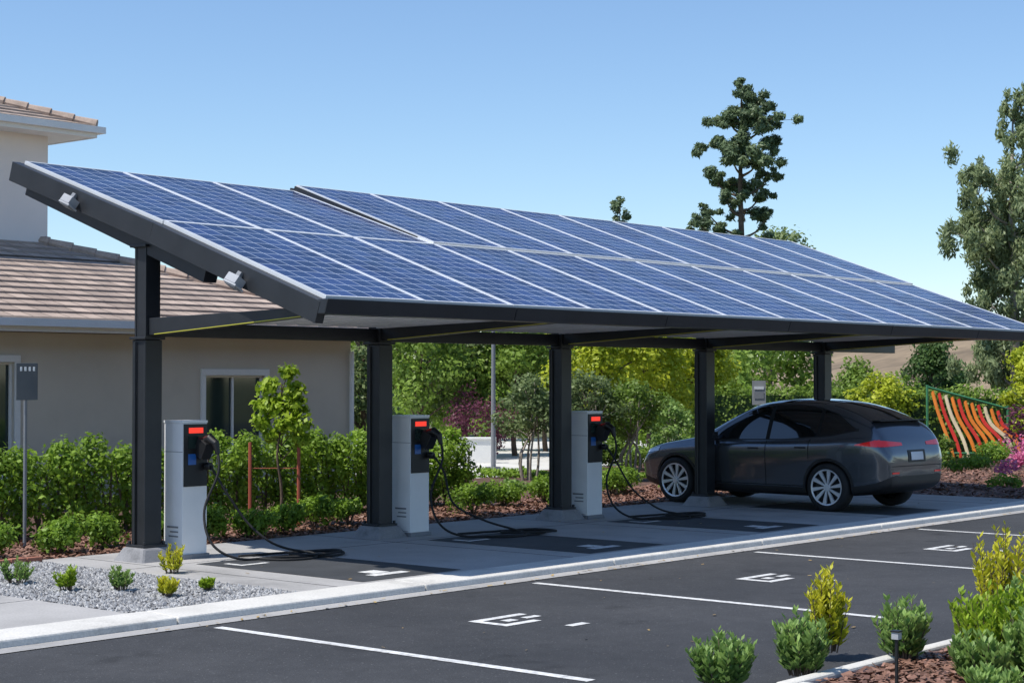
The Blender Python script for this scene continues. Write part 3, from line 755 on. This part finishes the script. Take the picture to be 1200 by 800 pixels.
# big trees
u, v = survey(9.28, 70)
pc = [(.07, 13.95, .45), (-.07, 13.4, .6), (.45, 13.1, .6), (-.6, 12.6, .7), (.07, 12.4, .8), (.85, 12.4, .65), (-1.0, 11.7, .6), (-.17, 11.6, .8), (1.1, 11.65, .6),
    (-.5, 10.9, .75), (.6, 10.9, .75), (1.2, 10.4, .5), (-1.1, 10.3, .5), (0, 10.0, .65), (.85, 9.6, .6), (-.7, 9.3, .55), (-1.4, 8.9, .45), (.15, 8.8, .5), (1.0, 8.6, .55), (-1.7, 8.2, .55), (-.9, 8.0, .55), (0, 7.6, .55), (.9, 7.4, .6), (-.9, 6.8, .6), (.4, 6, .7)]
clump_tree('pine_tree', u, v, pc, F_pine, 38000, .2, 14.0, .19, w=.17, sub=10, spread=.6, sz=(.24, .46), zf=.75)
T('background_tree', 11.3, 76, 8.9, 2.6, 3.5, F_olive, n=9000, leaf=.2, tr=.2)
u, v = survey(5.3, 85)
clump_tree('conifer_tree', u, v, [(0, 10.9, .28), (-.1, 10.5, .42), (.15, 10.1, .48), (0, 9.6, .55), (-.1, 8.5, .6), (.1, 7.5, .7), (0, 6.2, .9), (0, 5, 1)], F_pine, 7000, .2, 10.8, .12, w=.2, spread=.45, zf=.9)
u, v = survey(15.9, 55)
ec = [(.3, 10.75, .5), (.22, 10.05, .65), (.5, 9.3, .75), (-1.05, 8.75, .6), (-.7, 8.3, .7), (-1.3, 7.9, .6), (-.5, 7.5, .8), (-1.2, 7.1, .7), (.3, 7.7, .9), (.8, 10.6, .6),
    (-1.3, 6.3, .7), (-.27, 6.6, .85), (.7, 5.9, .9), (-.9, 5.3, .75), (0, 5.3, .85), (-.8, 4.4, .75), (.15, 4.2, .8), (1.2, 9.8, .8), (1.3, 8.2, .9), (1.5, 6.8, .9), (1.4, 4.8, .9), (-.7, 3.4, .7), (.5, 3.1, .9), (-.2, 7.0, .7), (.5, 8.5, .8), (-1.0, 6.0, .7), (-.4, 2.4, .9), (1.2, 2.6, .9)]
clump_tree('eucalyptus_tree', u, v, ec, F_euc, 52000, .18, 10.7, .18, bark=M_barkl, w=.17, droop=.5, sub=9, spread=.58, sz=(.26, .48), zf=1.35, zs=.9)
u, v = survey(-7.6, 41)
tree('background_tree', u, v, 5.0, .9, 2, F_olive, n=1500, leaf=.14)

hm = MB(); V = []; F = []; nx, ny = 60, 20
for j in range(ny):
    for i in range(nx):
        r = 10+i*3.2; d = 150+j*12; h = 10.5*math.exp(-((r-78)/42)**2)*math.sin(math.pi*j/(ny-1))**.7+.5*math.sin(r*.13)*math.sin(math.pi*j/(ny-1))
        uu, vv = survey(r, d); V.append((uu, vv, -.3+h))
for j in range(ny-1):
    for i in range(nx-1): F.append((j*nx+i, j*nx+i+1, (j+1)*nx+i+1, (j+1)*nx+i))
hm.add(V, F); hm.build('hill', M_hill, smooth=True)

# ------------------------------------------------------------ car
M_car = mk('car_paint', (.115, .127, .145), .24, .7, .03, 1, 200, .03, coat=1)
M_cgl = mk('car_glass', (.008, .01, .011), .02, 0, .1, 1, coat=1)
M_clad = mk('car_cladding', (.016, .016, .017), .55)
M_tail = emis('tail_light_red', (.5, .01, .01), .25); setc(M_tail.node_tree.nodes['Principled BSDF'], (.5, .01, .01), .15, 0, 1)
M_rim = mk('alloy_rim', (.76, .77, .79), .3, .3, .05)
M_gap = mk('panel_gap', (.004, .004, .004), .8)
M_hl = mk('head_light', (.6, .62, .65), .1, .2, .05, coat=1)
M_plate = mk('licence_plate', (.6, .62, .66), .4)
def I(tab, x):
    X = [a[0] for a in tab]; Y = [a[1] for a in tab]; return float(np.interp(x, X, Y))
ZT = [(0, .68), (.05, .77), (.2, .87), (.5, .965), (.9, 1.03), (1.22, 1.085), (1.38, 1.16), (1.8, 1.42), (2.15, 1.59), (2.45, 1.665), (2.8, 1.69), (3.2, 1.685), (3.6, 1.65), (3.95, 1.575), (4.25, 1.46), (4.45, 1.36), (4.52, 1.28), (4.62, 1.17), (4.70, 1.03), (4.75, .85)]
ZB = [(0, .42), (.1, .3), (.4, .22), (1, .2), (3.7, .2), (4.3, .25), (4.6, .32), (4.75, .42)]
WW = [(0, .66), (.05, .77), (.2, .865), (.5, .92), (.9, .95), (1.5, .96), (3.5, .965), (4.1, .96), (4.4, .935), (4.6, .88), (4.70, .81), (4.75, .72)]
ZS = [(0, .62), (.2, .78), (.5, .87), (.9, .93), (1.4, .975), (2, .995), (3, 1.02), (3.8, 1.07), (4.3, 1.12), (4.5, 1.10), (4.65, 1.0), (4.75, .79)]
xs = [0, .03, .1, .2, .35, .5, .7, .9, 1.1, 1.25, 1.38, 1.55, 1.75, 1.95, 2.15, 2.35, 2.6, 2.85, 3.1, 3.35, 3.6, 3.8, 4.0, 4.2, 4.35, 4.44, 4.5, 4.56, 4.63, 4.69, 4.73, 4.75]
rings = []
for x in xs:
    zt, zb, W, zs = I(ZT, x), I(ZB, x), I(WW, x), I(ZS, x)
    yr = .88*W-.38*max(0, zt-zs-.12); zm = zb+.13; h = zs-zm
    z8 = zs+.012; z10 = zt-.06*min(1, (zt-zs)/.3)
    y8 = .925*W
    half = [(0, zb), (.8*W, zb), (.93*W, zb+.03), (.965*W, zm), (.97*W, zm+.3*h), (1.*W, zm+.68*h), (.993*W, zs-.045), (.955*W, zs-.004), (y8, z8+.004),
            (y8+(yr-y8)*.45+.015*min(1, (zt-zs)/.3), z8+(z10-z8)*.5), (yr, z10), (.6*yr, zt-.014), (0, zt)]
    rings.append([(x, -y, z) for y, z in half]+[(x, y, z) for y, z in half[-2:0:-1]])
nr = len(rings[0]); V = [p for r in rings for p in r]; F = []; MI = []
for i in range(len(rings)-1):
    for k in range(nr):
        F.append((i*nr+k, i*nr+(k+1) % nr, (i+1)*nr+(k+1) % nr, (i+1)*nr+k))
        kk = k if k < 12 else nr-1-k
        MI.append(1 if kk in (0, 1, 2) else 0)
F.append(tuple(range(nr))[::-1]); MI.append(0); F.append(tuple((len(rings)-1)*nr+k for k in range(nr))); MI.append(0)
car = grp('parked_car', (12.12, 1.55, 0), math.radians(-93.5))
me = bpy.data.meshes.new('body_cage'); me.from_pydata(V, [], F)
for m in (M_car, M_clad): me.materials.append(m)
me.polygons.foreach_set('material_index', MI); me.update()
bm = bmesh.new(); bm.from_mesh(me); bmesh.ops.recalc_face_normals(bm, faces=bm.faces); bm.to_mesh(me); bm.free()
body = bpy.data.objects.new('body', me); COL.objects.link(body)
ss = body.modifiers.new('s', 'SUBSURF'); ss.levels = 2; ss.render_levels = 2
dg = bpy.context.evaluated_depsgraph_get(); dg.update()
me2 = bpy.data.meshes.new_from_object(body.evaluated_get(dg)); body.modifiers.clear(); body.data = me2
bm = bmesh.new(); bm.from_mesh(me2); bvh = BVHTree.FromBMesh(bm); bm.free()
WX = (.89, 3.78); WR = .365
cut = MB()
for wx in WX:
    for s in (-1, 1):
        y0, y1 = (.66, 1.2) if s > 0 else (-1.2, -.66)
        n = 48; Vc = []
        for y in (y0, y1):
            for k in range(n):
                a = 2*math.pi*k/n; Vc.append((wx+.40*math.cos(a), y, .36+.40*math.sin(a)))
        Fc = [(k, (k+1) % n, n+(k+1) % n, n+k) for k in range(n)]+[tuple(range(n))[::-1], tuple(range(n, 2*n))]
        cut.add(Vc, Fc)
cutter = cut.build('cutter', M_clad)
bm = bmesh.new(); bm.from_mesh(cutter.data); bmesh.ops.recalc_face_normals(bm, faces=bm.faces); bm.to_mesh(cutter.data); bm.free()
bo = body.modifiers.new('b', 'BOOLEAN'); bo.operation = 'DIFFERENCE'; bo.object = cutter; bo.solver = 'EXACT'
try: bo.material_mode = 'TRANSFER'
except Exception: pass
dg = bpy.context.evaluated_depsgraph_get(); dg.update()
me3 = bpy.data.meshes.new_from_object(body.evaluated_get(dg)); body.modifiers.clear(); body.data = me3
bpy.data.objects.remove(cutter)
me3.polygons.foreach_set('use_smooth', [True]*len(me3.polygons))
try: me3.set_sharp_from_angle(angle=math.radians(35))
except Exception as ex: print(ex)
body.parent = car
def cast(o, d, off):
    h, nn, i, dist = bvh.ray_cast(Vector(o), Vector(d))
    if h is None: return None
    if nn.dot(Vector(d)) > 0: nn = -nn
    return h+nn*off
def patch(name, rows, d, mat, off=.004, smooth=True):
    mb = MB(); pts = [[cast(p, d, off) for p in r] for r in rows]; V = []; idx = {}
    for i, r in enumerate(pts):
        for j, p in enumerate(r):
            if p is not None: idx[(i, j)] = len(V); V.append(p)
    F = []
    for i in range(len(pts)-1):
        for j in range(len(pts[0])-1):
            q = [(i, j), (i+1, j), (i+1, j+1), (i, j+1)]
            if all(a in idx for a in q): F.append([idx[a] for a in q])
    mb.add(V, F); return mb.build(name, mat, car, smooth=smooth)
def side(name, xs_, lo, hi, mat, nr_=8, off=.004):
    for s in (-1, 1):
        rows = [[(x, 2*s, lo(x)+(hi(x)-lo(x))*j/nr_) for j in range(nr_+1)] for x in xs_]
        patch(name, rows, (0, -s, 0), mat, off)
lin = lambda a, b, n: list(np.linspace(a, b, n))
bel = lambda x: I([(1.5, 1.04), (2, 1.045), (3, 1.07), (3.8, 1.14), (4.22, 1.23)], x)
top = lambda x: max(bel(x)+.001, I([(1.5, 1.04), (1.8, 1.26), (2.1, 1.44), (2.4, 1.54), (2.7, 1.58), (3.1, 1.58), (3.5, 1.54), (3.85, 1.45), (4.22, 1.23)], x))
side('window_surround', lin(1.47, 4.27, 60), lambda x: bel(x)-.016, lambda x: top(x)+.016, M_clad, 10, .003)
side('side_windows', lin(1.53, 4.20, 60), bel, top, M_cgl, 10, .006)
side('window_pillar', lin(2.62, 2.69, 3), lambda x: bel(x), lambda x: top(x), M_gap, 8, .009)
side('window_pillar', lin(3.55, 3.61, 3), lambda x: bel(x), lambda x: top(x), M_gap, 8, .009)
side('door_gap', lin(1.5, 1.512, 2), lambda x: .36, lambda x: 1.01, M_gap, 16, .003)
side('door_gap', lin(2.645, 2.657, 2), lambda x: .36, lambda x: 1.04, M_gap, 16, .003)
side('door_gap', lin(3.44, 3.452, 2), lambda x: .78, lambda x: 1.08, M_gap, 12, .003)
side('door_gap', lin(1.5, 3.35, 30), lambda x: .362, lambda x: .374, M_gap, 1, .003)
side('door_handle', lin(2.32, 2.52, 4), lambda x: .905, lambda x: .93, M_clad, 2, .008)
side('door_handle', lin(3.2, 3.4, 4), lambda x: .935, lambda x: .96, M_clad, 2, .008)
def top_patch(name, xs_, hw, mat, off=.004, n=12):
    rows = [[(x, hw(x)*(2*j/n-1), 3) for j in range(n+1)] for x in xs_]; patch(name, rows, (0, 0, -1), mat, off)
top_patch('windscreen', lin(1.36, 2.2, 16), lambda x: I([(1.36, .72), (2.2, .60)], x), M_cgl)
top_patch('glass_roof', lin(2.23, 3.5, 20), lambda x: I([(2.2, .57), (2.8, .56), (3.5, .54)], x), M_cgl)
top_patch('rear_window', lin(3.66, 4.41, 16), lambda x: I([(3.6, .55), (4.41, .66)], x), M_cgl)
def rear(name, ys, lo, hi, mat, off=.005, n=6):
    rows = [[(6, y, lo(y)+(hi(y)-lo(y))*j/n) for j in range(n+1)] for y in ys]; patch(name, rows, (-1, 0, 0), mat, off)
for s in (-1, 1):
    rear('tail_light', [s*a for a in lin(.34, .85, 14)], lambda y: 1.0-.03*(abs(y)-.36), lambda y: 1.045+.08*(abs(y)-.36), M_tail)
side('tail_light', lin(4.26, 4.6, 10), lambda x: 1.005-.06*(x-4.26), lambda x: 1.015+.22*(x-4.26), M_tail, 4, .006)
rear('rear_diffuser', lin(-.68, .68, 20), lambda y: .37, lambda y: .55, M_clad)
rear('plate', lin(-.17, .17, 6), lambda y: .78, lambda y: .9, M_plate, .012)
rear('plate_recess', lin(-.24, .24, 6), lambda y: .75, lambda y: .93, M_clad, .006)
rear('hatch_gap', lin(-.68, .68, 20), lambda y: .69, lambda y: .70, M_gap, .003, 1)
rear('reflector', lin(.5, .68, 6), lambda y: .585, lambda y: .61, M_tail, .006, 1); rear('reflector', lin(-.68, -.5, 6), lambda y: .585, lambda y: .61, M_tail, .006, 1)
b = MB(); b.bb(4.38, 4.53, -.66, .66, 1.358, 1.374); b.build('spoiler', M_clad, car, bevel=.005)
side('head_light', lin(.12, .5, 10), lambda x: .77+.13*(x-.12), lambda x: .815+.2*(x-.12), M_hl, 3, .006)
for wx in WX:
    for s in (-1, 1):
        rows = []
        for k in range(41):
            a = math.radians(-12+204*k/40)
            rows.append([(wx+q*math.cos(a), 2*s, .36+q*math.sin(a)) for q in (.403, .42, .442)])
        patch('wheel_arch_trim', rows, (0, -s, 0), M_clad, .006)
for s in (-1, 1):
    b = MB(); b.box((1.68, s*1.02, 1.10), (.11, .2, .13), 0); b.box((1.66, s*.92, 1.04), (.08, .12, .04), 1)
    b.build('door_mirror', [M_car, M_clad], car, bevel=.03)
for wx in WX:
    for s in (-1, 1):
        wg = grp('wheel', (wx, s*.85, WR)); wg.parent = car
        b = MB(); b.lathe_y([(-.11, .25), (-.125, .29), (-.12, .335), (-.09, .361), (.09, .361), (.12, .335), (.125, .29), (.11, .25), (.0, .24)], 48)
        b.build('tyre', M_rubber, wg, smooth=True)
        b = MB(); o_ = s*1
        b.lathe_y([(o_*.112, .268), (o_*.118, .26), (o_*.11, .245), (o_*.06, .235), (o_*.03, .0001)], 48, mi=1)
        b.lathe_y([(o_*.110, .276), (o_*.125, .27), (o_*.118, .25), (o_*.10, .243)], 48, mi=0)
        for k in range(10):
            a = 2*math.pi*k/10; c, sn = math.cos(a), math.sin(a); a2 = a+.16; c2, s2 = math.cos(a2), math.sin(a2)
            p0 = Vector((.04*c, o_*.10, .04*sn)); p1 = Vector((.252*c2, o_*.116, .252*s2)); d = (p1-p0).normalized(); wv = Vector((-d.z, 0, d.x))
            yo = Vector((0, o_*.014, 0)); Vv = [p0-wv*.012, p0+wv*.012, p1+wv*.03, p1-wv*.03]
            b.add([q for q in Vv]+[q-yo*2 for q in Vv], [(0, 1, 2, 3), (0, 4, 5, 1), (1, 5, 6, 2), (2, 6, 7, 3), (3, 7, 4, 0)], 0)
        b.lathe_y([(o_*.08, .055), (o_*.115, .05), (o_*.118, .0001)], 20, mi=0)
        b.build('rim', [M_rim, M_black], wg, smooth=False)

# ------------------------------------------------------------ light
SUNV = Vector((-.92, .38, 0)).normalized(); EL = math.radians(61)
d = Vector((SUNV.x*math.cos(EL), SUNV.y*math.cos(EL), math.sin(EL)))
L = bpy.data.lights.new('sun', 'SUN'); L.energy = 5.0; L.angle = math.radians(.53); L.color = (1, .955, .88)
so = bpy.data.objects.new('sun', L); COL.objects.link(so); so.rotation_euler = d.to_track_quat('Z', 'Y').to_euler(); so.location = (0, 0, 30)
wd = bpy.data.worlds.new('World'); scene.world = wd; wd.use_nodes = True; n = wd.node_tree
bg = n.nodes['Background']; sk = n.nodes.new('ShaderNodeTexSky'); sk.sky_type = 'NISHITA'; sk.sun_disc = False
sk.sun_elevation = EL; sk.sun_rotation = math.atan2(SUNV.x, SUNV.y) % (2*math.pi)
sk.air_density = 1.0; sk.dust_density = .05; sk.ozone_density = 2.4
mx = n.nodes.new('ShaderNodeMix'); mx.data_type = 'RGBA'; mx.blend_type = 'MULTIPLY'; mx.inputs[0].default_value = 1
n.links.new(sk.outputs[0], mx.inputs[6]); mx.inputs[7].default_value = (.88, .97, 1.07, 1)
n.links.new(mx.outputs[2], bg.inputs[0]); bg.inputs[1].default_value = .145
scene.view_settings.view_transform = 'Standard'; scene.view_settings.look = 'None'; scene.view_settings.exposure = 0

cam = bpy.data.cameras.new('camera'); cam.lens = 61.1; cam.sensor_width = 36; cam.clip_end = 4000; cam.clip_start = .1
cob = bpy.data.objects.new('camera', cam); COL.objects.link(cob); cob.location = (CU, CV, 2.0)
cob.rotation_euler = (math.radians(91.21), 0, math.radians(-49.5)); scene.camera = cob
print('POLYS', sum(len(o.data.polygons) for o in bpy.data.objects if o.type == 'MESH'))
